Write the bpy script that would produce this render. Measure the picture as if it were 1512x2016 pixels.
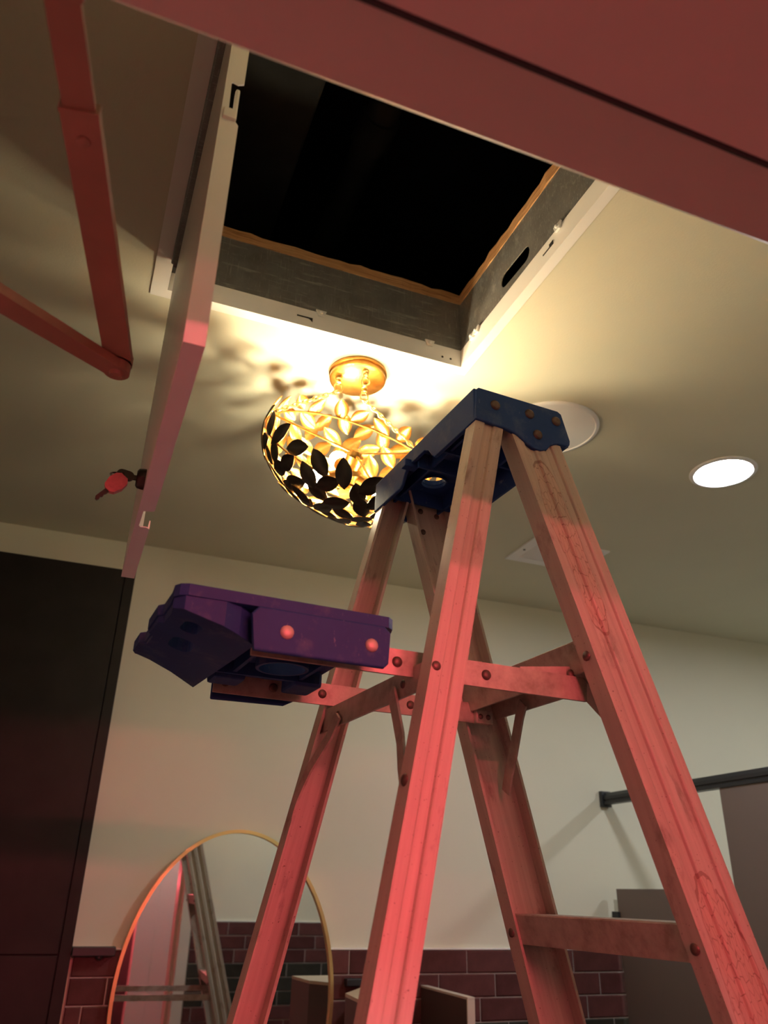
import bpy, bmesh, math, random
from mathutils import Vector, Matrix
from mathutils.geometry import delaunay_2d_cdt
random.seed(7)
S = bpy.context.scene
for o in list(bpy.data.objects): bpy.data.objects.remove(o)
COL = S.collection
CZ = 1.6                      # eye height of the photographer above the floor
# ---------------------------------------------------------------- camera
cam = bpy.data.cameras.new('camera'); co = bpy.data.objects.new('camera', cam); COL.objects.link(co)
cam.sensor_fit = 'VERTICAL'; cam.sensor_height = 36.0; cam.lens = 1553.4/2016*36.0
cam.clip_start = 0.01; cam.clip_end = 50
co.matrix_world = (Matrix.Translation((0, 0, CZ)) @ Matrix.Rotation(-0.36489, 4, 'Z')
                   @ Matrix.Rotation(math.pi/2+0.45054, 4, 'X') @ Matrix.Rotation(0.024417, 4, 'Z'))
cam.dof.use_dof = True; cam.dof.focus_distance = 1.12; cam.dof.aperture_fstop = 6.6
S.camera = co
# ---------------------------------------------------------------- world and exposure
wd = bpy.data.worlds.new('world'); S.world = wd; wd.use_nodes = True
wd.node_tree.nodes['Background'].inputs[0].default_value = (0.6, 0.58, 0.55, 1)
wd.node_tree.nodes['Background'].inputs[1].default_value = 0.01
S.view_settings.view_transform = 'Standard'; S.view_settings.look = 'None'
S.view_settings.exposure = 0.85; S.view_settings.gamma = 1.0; S.view_settings.use_curve_mapping = False
BULB = 200.0      # pendant bulbs
DOWN = 118.0       # recessed downlights
RED = 138.0        # red tubes in the corridor

# ---------------------------------------------------------------- materials
def nt(name):
    m = bpy.data.materials.new(name); m.use_nodes = True
    t = m.node_tree; b = t.nodes['Principled BSDF']
    return m, t, b
def N(t, typ, **kw):
    n = t.nodes.new(typ)
    for k, v in kw.items():
        if k.startswith('_'): setattr(n, k[1:], v)
        else: n.inputs[k.replace('9', ' ')].default_value = v
    return n
def coords(t, scale=(1, 1, 1), out='Object'):
    tc = t.nodes.new('ShaderNodeTexCoord'); mp = t.nodes.new('ShaderNodeMapping')
    mp.inputs['Scale'].default_value = scale; t.links.new(tc.outputs[out], mp.inputs['Vector'])
    return mp.outputs['Vector']
def bump(t, b, height, strength=0.2, dist=0.002):
    n = t.nodes.new('ShaderNodeBump'); n.inputs['Strength'].default_value = strength
    n.inputs['Distance'].default_value = dist; t.links.new(height, n.inputs['Height']); t.links.new(n.outputs[0], b.inputs['Normal'])
def noise(t, vec, scale, detail=4, rough=.55):
    n = t.nodes.new('ShaderNodeTexNoise'); n.inputs['Scale'].default_value = scale
    n.inputs['Detail'].default_value = detail; n.inputs['Roughness'].default_value = rough
    t.links.new(vec, n.inputs['Vector']); return n.outputs['Fac']
def ramp(t, fac, stops):
    r = t.nodes.new('ShaderNodeValToRGB'); e = r.color_ramp.elements
    while len(e) < len(stops): e.new(.5)
    for el, (p, c) in zip(e, stops): el.position = p; el.color = (*c, 1) if len(c) == 3 else c
    t.links.new(fac, r.inputs[0]); return r.outputs[0]
def mixc(t, fac, a, b, mode='MIX'):
    m = t.nodes.new('ShaderNodeMix'); m.data_type = 'RGBA'; m.blend_type = mode
    for sock, v in ((m.inputs[0], fac), (m.inputs[6], a), (m.inputs[7], b)):
        if hasattr(v, 'is_output'): t.links.new(v, sock)
        else: sock.default_value = v if isinstance(v, (int, float)) else (*v, 1)
    return m.outputs[2]
def simple(name, col, rough=.5, metal=0, nscale=0, var=.15, bstr=0, bscale=200, spec=.5, coat=0):
    m, t, b = nt(name)
    b.inputs['Roughness'].default_value = rough; b.inputs['Metallic'].default_value = metal
    b.inputs['Specular IOR Level'].default_value = spec; b.inputs['Coat Weight'].default_value = coat
    b.inputs['Base Color'].default_value = (*col, 1)
    v = None
    if nscale:
        v = coords(t); f = noise(t, v, nscale)
        c = ramp(t, f, [(.3, tuple(x*(1-var) for x in col)), (.7, tuple(min(1, x*(1+var)) for x in col))])
        t.links.new(c, b.inputs['Base Color'])
    if bstr:
        v = v or coords(t); bump(t, b, noise(t, v, bscale, 2), bstr)
    return m
def emis(name, col, strength):
    m, t, b = nt(name)
    b.inputs['Base Color'].default_value = (*col, 1)
    b.inputs['Emission Color'].default_value = (*col, 1); b.inputs['Emission Strength'].default_value = strength
    return m
M = {}
M['wall'] = simple('cream_wall_paint', (.68, .655, .53), .6, nscale=3, var=.02, bstr=.12, bscale=260)
M['ceil'] = simple('cream_ceiling_paint', (.66, .645, .50), .65, nscale=3, var=.02, bstr=.12, bscale=220)
M['corridor'] = simple('charcoal_corridor_wall', (.035, .032, .032), .6, nscale=3, var=.05)
M['floor'] = simple('grey_floor_tile', (.16, .14, .13), .4, nscale=6)
M['frame_paint'] = simple('cream_metal_frame_paint', (.62, .56, .48), .38, bstr=.04, bscale=400)
M['hatch_white'] = simple('white_powder_coat', (.84, .83, .79), .32, nscale=9, var=.03, bstr=.03, bscale=500)
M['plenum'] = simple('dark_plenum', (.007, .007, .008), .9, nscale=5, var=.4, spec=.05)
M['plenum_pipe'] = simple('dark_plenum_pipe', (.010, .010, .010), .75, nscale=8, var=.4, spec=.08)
M['black'] = simple('black_anodised_metal', (.018, .019, .022), .38, spec=.5)
M['rubber'] = simple('dark_rubber', (.02, .018, .018), .7)
M['closer'] = simple('bronze_closer_arm', (.34, .20, .135), .36, .0, nscale=14, var=.12)
M['partition'] = simple('taupe_laminate', (.17, .125, .108), .42, nscale=4, var=.03)
M['box_brown'] = simple('dark_brown_laminate', (.10, .055, .048), .45, nscale=4, var=.04)
M['partition_edge'] = simple('pale_laminate_edge', (.62, .52, .44), .5)
M['box_tan'] = simple('tan_box_top', (.50, .40, .27), .55, nscale=10, var=.05)
M['cabinet'] = simple('dark_espresso_laminate', (.014, .011, .010), .5, nscale=12, var=.25, spec=.25)
M['gold'] = simple('gold_leaf', (.42, .22, .055), .34, .95, nscale=60, var=.22, bstr=.2, bscale=220)
M['bronze'] = simple('dark_bronze_back', (.035, .024, .016), .55, .3, nscale=60, var=.3)
M['brass'] = simple('brushed_brass', (.84, .68, .30), .32, .9)
M['mirror'] = simple('mirror_glass', (.86, .90, .88), .015, 1.0)
M['rivet'] = simple('worn_steel_rivet', (.12, .07, .055), .45, .5, nscale=90, var=.35)
M['bar'] = None
M['chrome'] = simple('chrome', (.6, .58, .56), .18, 1.0)
M['key_dark'] = simple('dark_key_metal', (.06, .045, .04), .35, .8)
M['key_cap'] = simple('pink_plastic_key_cap', (.62, .20, .20), .5, nscale=120, var=.15)
M['clear'] = simple('white_plastic_catch', (.82, .80, .74), .3)
M['speaker'] = simple('white_speaker_grille', (.90, .89, .88), .5)
M['trim_white'] = simple('white_trim_ring', (.88, .88, .88), .4)
M['grout'] = simple('grey_grout', (.44, .375, .35), .85, nscale=60, var=.1)
M['bulb'] = emis('warm_bulb', (1.0, .85, .56), BULB)
M['lens'] = emis('cool_downlight_lens', (.95, .97, 1.0), DOWN)
M['redtube'] = emis('red_tube', (1.0, .115, .15), RED)
M['redtube_dim'] = emis('red_tube_dim', (1.0, .115, .15), RED*.13)

def tile_mat(name, c1, c2, c3):
    m, t, b = nt(name)
    oi = t.nodes.new('ShaderNodeObjectInfo'); v = coords(t)
    c = ramp(t, oi.outputs['Random'], [(0, c1), (.5, c2), (1, c3)])
    f = noise(t, v, 18, 5); c = mixc(t, .35, c, ramp(t, f, [(.3, tuple(x*.45 for x in c2)), (.7, tuple(x*1.5 for x in c2))]))
    t.links.new(c, b.inputs['Base Color']); b.inputs['Roughness'].default_value = .12
    bump(t, b, noise(t, v, 26, 3), .35, .004); return m
M['tile_red'] = tile_mat('glazed_maroon_tile', (.085, .030, .030), (.11, .040, .039), (.135, .052, .050))
M['tile_dark'] = tile_mat('glazed_dark_olive_tile', (.030, .028, .024), (.042, .040, .032), (.055, .050, .042))

def rail_mat(name, lean, worn=False):
    """weathered glass-fibre rail: greyish tan resin, long grime streaks, bleached ribs"""
    m, t, b = nt(name)
    tc = t.nodes.new('ShaderNodeTexCoord'); v = tc.outputs['Object']
    s0 = t.nodes.new('ShaderNodeSeparateXYZ'); t.links.new(v, s0.inputs[0])
    ma_ = t.nodes.new('ShaderNodeMath'); ma_.operation = 'MULTIPLY_ADD'; t.links.new(s0.outputs['Z'], ma_.inputs[0]); ma_.inputs[1].default_value = lean; t.links.new(s0.outputs['X'], ma_.inputs[2])
    cb_ = t.nodes.new('ShaderNodeCombineXYZ'); t.links.new(ma_.outputs[0], cb_.inputs[0]); t.links.new(s0.outputs['Y'], cb_.inputs[1]); t.links.new(s0.outputs['Z'], cb_.inputs[2])
    def coords_r(sc):
        mp = t.nodes.new('ShaderNodeMapping'); mp.inputs['Scale'].default_value = sc; t.links.new(cb_.outputs[0], mp.inputs['Vector']); return mp.outputs[0]
    vs = coords_r((130, 60, 1.6)); vd = coords_r((18, 14, 7))
    f = noise(t, vs, 1.0, 6, .6)
    c = ramp(t, f, [(.25, (.37, .295, .24)), (.5, (.44, .36, .295)), (.75, (.51, .425, .355))])
    d = noise(t, vd, 1.6, 7, .65)
    c = mixc(t, ramp(t, d, [(.28, (.75,)*3), (.42, (0,)*3)]), c, (.15, .105, .085))
    sp = noise(t, coords(t, (1, 1, 1)), 330, 2, .5)
    c = mixc(t, ramp(t, sp, [(.69, (0,)*3), (.76, (.8,)*3)]), c, (.10, .06, .05))
    if worn:
        # patches where the surface veil has crazed and lifted: spindle masks along the rail (h = depth below the cap)
        sx = t.nodes.new('ShaderNodeSeparateXYZ'); t.links.new(v, sx.inputs[0])
        def math_(op, a, bb=None, c2=None):
            n = t.nodes.new('ShaderNodeMath'); n.operation = op
            for s_, val in zip(n.inputs, (a, bb, c2)):
                if val is None: continue
                if hasattr(val, 'is_output'): t.links.new(val, s_)
                else: s_.default_value = val
            return n.outputs[0]
        h = math_('SUBTRACT', 2.2, sx.outputs['Z'])
        along = math_('SUBTRACT', sx.outputs['X'], math_('MULTIPLY_ADD', h, .306, .032))   # 0..0.077 across the web
        edge_n = math_('MULTIPLY', math_('SUBTRACT', noise(t, coords_r((60, 60, 14)), 1, 3), .5), .02)
        def spindle(ac, hc, ra, rh):
            dx = math_('DIVIDE', math_('ADD', math_('SUBTRACT', along, ac), edge_n), ra)
            dy = math_('DIVIDE', math_('SUBTRACT', h, hc), rh)
            dy2 = math_('MULTIPLY', dy, dy)
            return math_('SUBTRACT', 1.0, math_('ADD', math_('MULTIPLY', dx, dx), dy2))
        m1 = math_('MAXIMUM', spindle(.030, .20, .020, .115), spindle(.036, .70, .030, .13))
        inside = math_('GREATER_THAN', m1, 0.0)
        rimm = math_('MULTIPLY', inside, math_('LESS_THAN', m1, .07))
        vor = t.nodes.new('ShaderNodeTexVoronoi'); vor.feature = 'DISTANCE_TO_EDGE'
        vor.inputs['Scale'].default_value = 1.0; t.links.new(coords_r((190, 120, 55)), vor.inputs['Vector'])
        crack = math_('MULTIPLY', math_('LESS_THAN', vor.outputs['Distance'], .028), inside)
        c = mixc(t, math_('MULTIPLY', inside, .55), c, (.50, .33, .26))
        c = mixc(t, math_('MULTIPLY', math_('MAXIMUM', crack, rimm), .55), c, (.12, .05, .04))
    t.links.new(c, b.inputs['Base Color']); b.inputs['Roughness'].default_value = .5
    b.inputs['Specular IOR Level'].default_value = .35
    bump(t, b, f, .25, .001); return m
M['rail'] = rail_mat('weathered_fibreglass', .306); M['rail_rear'] = rail_mat('weathered_rear_fibreglass', -.228); M['rail_worn'] = rail_mat('crazed_fibreglass', .306, True)
def metal_bar():
    m, t, b = nt('dull_aluminium_bar'); v = coords(t, (30, 30, 30))
    f = noise(t, v, 1.2, 7, .65)
    c = ramp(t, f, [(.25, (.24, .18, .14)), (.5, (.42, .34, .28)), (.8, (.55, .46, .39))])
    t.links.new(c, b.inputs['Base Color']); b.inputs['Metallic'].default_value = .25; b.inputs['Roughness'].default_value = .45
    return m
M['bar'] = metal_bar()
def galvanised():
    m, t, b = nt('scuffed_galvanised_sheet'); v = coords(t)
    f = noise(t, v, 16, 8, .7); sc = noise(t, coords(t, (10, 240, 90)), 1, 5, .7); s2 = noise(t, coords(t, (300, 40, 24)), 1, 4, .7)
    c = ramp(t, f, [(.3, (.22, .215, .20)), (.6, (.32, .315, .30)), (.8, (.42, .41, .39))])
    c = mixc(t, ramp(t, sc, [(.56, (0,)*3), (.68, (.6,)*3)]), c, (.68, .66, .62))
    c = mixc(t, ramp(t, s2, [(.58, (0,)*3), (.70, (.5,)*3)]), c, (.62, .60, .56))
    t.links.new(c, b.inputs['Base Color']); b.inputs['Metallic'].default_value = .6; b.inputs['Roughness'].default_value = .45
    bump(t, b, f, .15, .001); return m
M['galv'] = galvanised()
def plywood():
    m, t, b = nt('raw_plywood_edge'); f = noise(t, coords(t, (12, 12, 420)), 1, 5, .7)
    c = ramp(t, f, [(.3, (.20, .09, .035)), (.5, (.50, .27, .11)), (.7, (.62, .38, .18))])
    t.links.new(c, b.inputs['Base Color']); b.inputs['Roughness'].default_value = .8; bump(t, b, f, .5, .003); return m
M['ply'] = plywood()
def blue_plastic():
    m, t, b = nt('scuffed_navy_plastic'); v = coords(t)
    f = noise(t, v, 22, 8, .68); g = t.nodes.new('ShaderNodeNewGeometry'); sx = t.nodes.new('ShaderNodeSeparateXYZ'); t.links.new(g.outputs['Normal'], sx.inputs[0])
    c = ramp(t, noise(t, v, 9, 4), [(.3, (.012, .038, .14)), (.7, (.018, .054, .185))])
    c = mixc(t, ramp(t, f, [(.54, (0,)*3), (.72, (.5,)*3)]), c, (.12, .155, .22))
    sc = noise(t, coords(t, (200, 24, 60)), 1, 5, .7)
    c = mixc(t, ramp(t, sc, [(.64, (0,)*3), (.76, (.5,)*3)]), c, (.33, .35, .38))
    t.links.new(c, b.inputs['Base Color']); b.inputs['Roughness'].default_value = .6; b.inputs['Specular IOR Level'].default_value = .22; bump(t, b, f, .2, .001); return m
M['blue'] = blue_plastic()

# ---------------------------------------------------------------- mesh builder
class MB:
    def __init__(s): s.v = []; s.f = []; s.mi = []
    def add(s, vs, fs, mi=0):
        k = len(s.v); s.v += [tuple(x) for x in vs]; s.f += [tuple(i+k for i in f) for f in fs]; s.mi += [mi]*len(fs); return s
    def box(s, a, b, mi=0):
        (x0, y0, z0), (x1, y1, z1) = a, b
        return s.add([(x0,y0,z0),(x1,y0,z0),(x1,y1,z0),(x0,y1,z0),(x0,y0,z1),(x1,y0,z1),(x1,y1,z1),(x0,y1,z1)],
                     [(0,3,2,1),(4,5,6,7),(0,1,5,4),(1,2,6,5),(2,3,7,6),(3,0,4,7)], mi)
    def bbox(s, a, b, r=.003, mi=0):
        """box with bevelled edges"""
        bm = bmesh.new(); bmesh.ops.create_cube(bm, size=1)
        for v in bm.verts: v.co = Vector([(a[i]+b[i])/2 + v.co[i]*(b[i]-a[i]) for i in range(3)])
        bmesh.ops.bevel(bm, geom=bm.edges[:], offset=r, segments=2, affect='EDGES', profile=.6)
        bm.verts.index_update(); s.add([v.co for v in bm.verts], [[v.index for v in f.verts] for f in bm.faces], mi); bm.free(); return s
    def plate(s, outline, holes, d0, d1, fn, mi=0):
        """2-D outline with holes, extruded from d0 to d1; fn(p, q, d) -> xyz"""
        pts = []; edges = []
        for loop in [outline]+list(holes):
            k = len(pts); n = len(loop); pts += [Vector(p) for p in loop]; edges += [(k+i, k+(i+1) % n) for i in range(n)]
        vo, eo, fo, *_ = delaunay_2d_cdt(pts, edges, [], 0, 1e-7)
        def inside(p, poly):
            c = False; j = len(poly)-1
            for i in range(len(poly)):
                (xi, yi), (xj, yj) = poly[i][:2], poly[j][:2]
                if (yi > p[1]) != (yj > p[1]) and p[0] < (xj-xi)*(p[1]-yi)/(yj-yi)+xi: c = not c
                j = i
            return c
        tri = []
        for f in fo:
            c = sum((vo[i] for i in f), Vector((0, 0)))/len(f)
            if inside(c, outline) and not any(inside(c, h) for h in holes): tri.append(tuple(f))
        n = len(vo); vs = [fn(p[0], p[1], d0) for p in vo]+[fn(p[0], p[1], d1) for p in vo]
        fs = [tuple(reversed(f)) for f in tri]+[tuple(i+n for i in f) for f in tri]
        cnt = {}
        for f in tri:
            for i in range(len(f)):
                e = (f[i], f[(i+1) % len(f)]); cnt[e] = 1
        for (a, b) in list(cnt):
            if (b, a) not in cnt: fs.append((a, b, b+n, a+n))
        return s.add(vs, fs, mi)
    def tube(s, path, r, n=10, mi=0, cap=True, closed=False):
        P = [Vector(p) for p in path]; k = len(P); R = r if isinstance(r, (list, tuple)) else [r]*k
        vs = []; prev = None
        for i in range(k):
            a = P[(i-1) % k] if (closed or i > 0) else P[i]; b = P[(i+1) % k] if (closed or i < k-1) else P[i]
            tng = (b-a).normalized()
            if prev is None: x = tng.orthogonal().normalized()
            else: x = (prev-tng*prev.dot(tng)).normalized()
            prev = x; y = tng.cross(x)
            vs += [P[i]+R[i]*(math.cos(2*math.pi*j/n)*x+math.sin(2*math.pi*j/n)*y) for j in range(n)]
        fs = []
        for i in range(k if closed else k-1):
            i2 = (i+1) % k
            fs += [(i*n+j, i*n+(j+1) % n, i2*n+(j+1) % n, i2*n+j) for j in range(n)]
        if cap and not closed: fs += [tuple(reversed(range(n))), tuple((k-1)*n+j for j in range(n))]
        return s.add(vs, fs, mi)
    def lathe(s, prof, c=(0, 0, 0), n=32, axis=(0, 0, 1), mi=0):
        """profile of (radius, height) turned around axis through c"""
        ax = Vector(axis).normalized(); x = ax.orthogonal().normalized(); y = ax.cross(x); c = Vector(c)
        vs = []; fs = []
        for (r, h) in prof:
            vs += [c+ax*h+max(r, 1e-5)*(math.cos(2*math.pi*j/n)*x+math.sin(2*math.pi*j/n)*y) for j in range(n)]
        for i in range(len(prof)-1):
            fs += [(i*n+j, i*n+(j+1) % n, (i+1)*n+(j+1) % n, (i+1)*n+j) for j in range(n)]
        return s.add(vs, fs, mi)
    def flat(s, pts, wid, nrm, th, mi=0):
        """flat strap following pts, wid across, th thick along nrm"""
        nrm = Vector(nrm).normalized(); P = [Vector(p) for p in pts]; vs = []; fs = []
        for i in range(len(P)):
            t = (P[min(i+1, len(P)-1)]-P[max(i-1, 0)]).normalized(); sd = t.cross(nrm).normalized()
            for (a, b) in ((-1, -1), (1, -1), (1, 1), (-1, 1)): vs.append(P[i]+sd*a*wid/2+nrm*b*th/2)
        for i in range(len(P)-1):
            k = i*4; fs += [(k+j, k+(j+1) % 4, k+4+(j+1) % 4, k+4+j) for j in range(4)]
        e = (len(P)-1)*4; fs += [(3, 2, 1, 0), (e, e+1, e+2, e+3)]
        return s.add(vs, fs, mi)
    def mesh(s, name, mats, smooth=False):
        me = bpy.data.meshes.new(name); me.from_pydata(s.v, [], s.f)
        for m in mats: me.materials.append(m)
        if len(mats) > 1: me.polygons.foreach_set('material_index', s.mi)
        bm = bmesh.new(); bm.from_mesh(me); bmesh.ops.recalc_face_normals(bm, faces=bm.faces[:]); bm.to_mesh(me); bm.free()
        if smooth:
            me.polygons.foreach_set('use_smooth', [True]*len(me.polygons))
            try: me.set_sharp_from_angle(angle=math.radians(40))
            except Exception: pass
        me.update(); return me
    def build(s, name, mat, parent=None, smooth=False):
        mats = mat if isinstance(mat, (list, tuple)) else [mat]
        off = Vector((0, 0, 0))
        if parent is None:            # origin at the base of a thing
            lo = Vector([min(v[i] for v in s.v) for i in range(3)]); hi = Vector([max(v[i] for v in s.v) for i in range(3)])
            off = Vector(((lo.x+hi.x)/2, (lo.y+hi.y)/2, lo.z))
        else: off = Vector(parent.get('_org', (0, 0, 0)))
        s.v = [tuple(Vector(v)-off) for v in s.v]
        o = bpy.data.objects.new(name, s.mesh(name, mats, smooth)); COL.objects.link(o)
        if parent is None: o.location = off
        else: o.parent = parent
        return o
def link_part(name, me, parent, loc=None, mw=None):
    o = bpy.data.objects.new(name, me); COL.objects.link(o); o.parent = parent
    if mw is not None: o.matrix_local = mw
    elif loc is not None: o.location = loc
    return o
def thing(name, label, cat, loc=(0, 0, 0), group=None, rz=0, world_parts=True):
    e = bpy.data.objects.new(name, None); COL.objects.link(e); e.location = loc; e.rotation_euler = (0, 0, rz)
    e.empty_display_size = .05
    if world_parts: e['_org'] = list(loc)
    tag(e, label, cat, group); return e
def tag(o, label, cat, group=None):
    o['label'] = label; o['category'] = cat
    if group: o['group'] = group
    return o
def struct(o, label=None):
    o['kind'] = 'structure'
    if label: o['label'] = label
    return o
def sub(o, org):            # remember the origin of a part so that its sub-parts can be given in world coordinates
    o['_org'] = list(org); return o
def Z(z): return z+CZ
def circ(cx, cy, r, n=20, ry=None):
    ry = ry or r
    return [(cx+r*math.cos(2*math.pi*i/n), cy+ry*math.sin(2*math.pi*i/n)) for i in range(n)]
def stadium(cx, cy, hl, r, n=8, ang=0):
    p = [(hl+r*math.cos(-math.pi/2+math.pi*i/n), r*math.sin(-math.pi/2+math.pi*i/n)) for i in range(n+1)]
    p += [(-hl-r*math.cos(-math.pi/2+math.pi*i/n), -r*math.sin(-math.pi/2+math.pi*i/n)) for i in range(n+1)]
    c, s = math.cos(ang), math.sin(ang)
    return [(cx+x*c-y*s, cy+x*s+y*c) for x, y in p]
XY = lambda p, q, d: (p, q, d)
XZ = lambda p, q, d: (p, d, q)
YZ = lambda p, q, d: (d, p, q)

# ================================================================ THE ROOM
D = 2.479; XL, XR = -1.0, 3.4; YB = .300; YB0 = .115; CE = Z(1.0)
OX0, OX1, OY0, OY1 = 0.016, 0.636, 0.592, 1.222       # rough opening in the ceiling
CY0 = -1.45                                           # far side of the corridor
struct(MB().box((XL-.1, CY0-.1, -.06), (XR+.1, D+.12, 0)).build('floor', M['floor']), 'dark grey floor')
struct(MB().plate([(XL-.1, YB), (XR+.1, YB), (XR+.1, D+.12), (XL-.1, D+.12)], [[(OX0, OY0), (OX1, OY0), (OX1, OY1), (OX0, OY1)]],
                  CE, CE+.016, XY).build('ceiling', M['ceil']), 'cream painted ceiling with an open access hatch')
struct(MB().box((XL-.1, D, 0), (XR+.1, D+.12, CE)).build('wall_far', M['wall']), 'cream wall above dark tiles')
struct(MB().box((XL-.1, YB, 0), (XL, D, CE)).build('wall_left', M['wall']))
struct(MB().box((XR, YB, 0), (XR+.1, D, CE)).build('wall_right', M['wall']))
DX0, DX1, DZ = -.23, .70, Z(.45)                       # door clear opening
struct(MB().plate([(XL-.1, 0), (DX0-.02, 0), (DX0-.02, DZ+.02), (DX1+.02, DZ+.02), (DX1+.02, 0), (XR+.1, 0), (XR+.1, CE), (XL-.1, CE)], [],
                  YB0, YB, XZ).build('wall_back', M['wall']), 'cream wall around the doorway')
# corridor outside the door
struct(MB().box((XL-.1, CY0, 0), (XL, YB0, CE)).build('wall_corridor_left', M['corridor']))
struct(MB().box((XR, CY0, 0), (XR+.1, YB0, CE)).build('wall_corridor_right', M['corridor']))
struct(MB().box((XL-.1, CY0-.1, 0), (XR+.1, CY0, CE)).build('wall_corridor', M['corridor']))
struct(MB().box((XL-.1, CY0-.1, CE), (XR+.1, YB, CE+.016)).build('ceiling_corridor', M['ceil']))
struct(MB().plate([(XL, 0), (DX0-.06, 0), (DX0-.06, DZ+.06), (DX1+.06, DZ+.06), (DX1+.06, 0), (XR, 0), (XR, CE), (XL, CE)], [], YB0-.012, YB0-.0005, XZ).build('wall_bounce_mask', M['corridor']))  # unseen dark sheet added to cut red bounce onto the pier
pr_ = MB().box((.626, -1.12, 0), (.738, -1.0, CE)); pr_.box((.738, -1.12, 0), (.744, -1.006, CE)); pr_.box((.744, -1.12, 0), (.95, -1.0, CE))
struct(pr_.build('wall_corridor_pier', M['frame_paint']), 'cream pier outside the doorway')
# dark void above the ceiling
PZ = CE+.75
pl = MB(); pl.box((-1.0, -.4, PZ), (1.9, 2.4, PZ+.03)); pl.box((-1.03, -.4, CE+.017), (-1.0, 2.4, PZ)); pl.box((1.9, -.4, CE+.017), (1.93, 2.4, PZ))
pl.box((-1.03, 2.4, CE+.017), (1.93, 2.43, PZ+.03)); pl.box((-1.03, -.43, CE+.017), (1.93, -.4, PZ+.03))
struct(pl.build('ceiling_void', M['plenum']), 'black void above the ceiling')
# door frame (header and jambs, double rabbet)
fr = MB(); t_ = .0
def fprof(sgn):                                        # (y, offset out of the opening); negative offset = into the opening
    return [(.098, .055), (.098, -.0), (.148, -.0), (.148, -.016), (.249, -.016), (.249, -.0), (.3145, -.0), (.318, .0035), (.318, .055), (.302, .055), (.302, .02), (.113, .02), (.113, .055)]
pr = fprof(1)
fr.plate(pr, [], DX0-.055, DX1+.055, lambda y, o, d: (d, y, DZ+o))
fr.plate(pr, [], 0, DZ-.0, lambda y, o, d: (DX1+o, y, d))
fr.plate(pr, [], 0, DZ-.0, lambda y, o, d: (DX0-o, y, d))
tr1 = struct(fr.build('trim_1', M['frame_paint']), 'cream steel door frame header seen from below')
g = MB().tube([(DX0, .2515, DZ-.0125), (DX1, .2515, DZ-.0125)], .0038, 8)
sub(tr1, tr1.location); g.build('door_seal', M['rubber'], tr1)
# door leaf standing open
dl = MB(); dl.bbox((-.285, .335, .012), (-.24, 1.24, DZ-.006), .002)
d1 = struct(dl.build('door_1', M['frame_paint']), 'cream door leaf standing open'); sub(d1, d1.location)
MB().lathe([(0, 0), (.03, 0), (.03, .008), (.012, .012), (.012, .05), (.026, .06), (.026, .075), (0, .08)], (-.24, 1.17, 1.0), 16, (1, 0, 0)).build('door_knob', M['chrome'], d1, True)

# ================================================================ glazed wall tiles
TH, TL_ = .0628, .1895; ZT = Z(-.1485); GAP = .0034
def tile_mesh(name, lx, mat):
    b = MB(); hx, hz = (lx-GAP)/2, (TH-GAP)/2; e = .003
    vs = [(sx*hx, 0, sz*hz) for sx, sz in ((-1,-1),(1,-1),(1,1),(-1,1))] + [(sx*hx, -.0065, sz*hz) for sx, sz in ((-1,-1),(1,-1),(1,1),(-1,1))] \
        + [(sx*(hx-e), -.0088, sz*(hz-e)) for sx, sz in ((-1,-1),(1,-1),(1,1),(-1,1))]
    fs = [(0,1,5,4),(1,2,6,5),(2,3,7,6),(3,0,4,7),(4,5,9,8),(5,6,10,9),(6,7,11,10),(7,4,8,11),(8,9,10,11)]
    b.add(vs, fs); return b.mesh(name, [mat])
TM = {}
def tiles(name, parent_name, x0, x1, ywall, face, rows, first_rows, label):
    """backing of grout as a trim piece, tiles as parts; face = -1 tiles look to -Y, +1 to +Y"""
    ztop = ZT
    back = MB().box((x0, ywall+face*.0005 if face > 0 else ywall-.0075, 0), (x1, ywall+.0075 if face > 0 else ywall-.0005, ztop))
    root = struct(back.build(name, M['grout']), label)
    rest = MB(); org = root.location
    for r in range(rows):
        zc = ztop-TH*(r+.5)
        if zc < TH: break
        kind = 'tile_red' if (r % 7) in (0, 1, 2, 6) else 'tile_dark'
        off = (0, .5, .22, .72)[r % 4]*TL_
        x = x0-TL_+off % TL_
        while x < x1-.004:
            a, b = max(x, x0), min(x+TL_, x1); x += TL_
            if b-a < .012: continue
            key = (round(b-a, 3), kind)
            if r < first_rows:
                if key not in TM: TM[key] = tile_mesh('tile', b-a, M[kind])
                o = bpy.data.objects.new('tile', TM[key]); COL.objects.link(o); o.parent = root
                o.location = Vector(((a+b)/2, ywall+face*.003, zc))-org
                o.rotation_euler = (random.uniform(-.006, .006), 0, (math.pi if face > 0 else 0)+random.uniform(-.006, .006))
            else:
                y1 = ywall+face*.003; y2 = ywall+face*.0115
                rest.box((a+GAP/2, min(y1, y2), zc-TH/2+GAP/2), (b-GAP/2, max(y1, y2), zc+TH/2-GAP/2))
    if rest.v:
        sub(root, org); o = rest.build('lower_tiles', M['tile_red'], root); o['kind'] = 'stuff'
    edge = MB().bbox((x0, min(ywall, ywall+face*.0125), ztop), (x1, max(ywall, ywall+face*.0125), ztop+.0045), .001)
    sub(root, org); edge.build('edge_strip', M['hatch_white'], root)
    return root
tiles('trim_2', '', .112, 2.05, D, -1, 22, 6, 'maroon and olive glazed wall tiles below the cream wall')
tiles('trim_3', '', DX1+.06, 2.05, YB, 1, 22, 7, 'maroon and olive glazed tiles beside the doorway')

# ================================================================ CEILING ACCESS HATCH
hx0, hx1, hy0, hy1 = -.006, .648, .578, 1.236
ht = thing('ceiling_hatch', 'open square access hatch in the ceiling with white frame and hanging door', 'access hatch', (.324, .907, CE))
ix0, ix1, iy0, iy1 = .0235, .628, .600, 1.212
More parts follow.
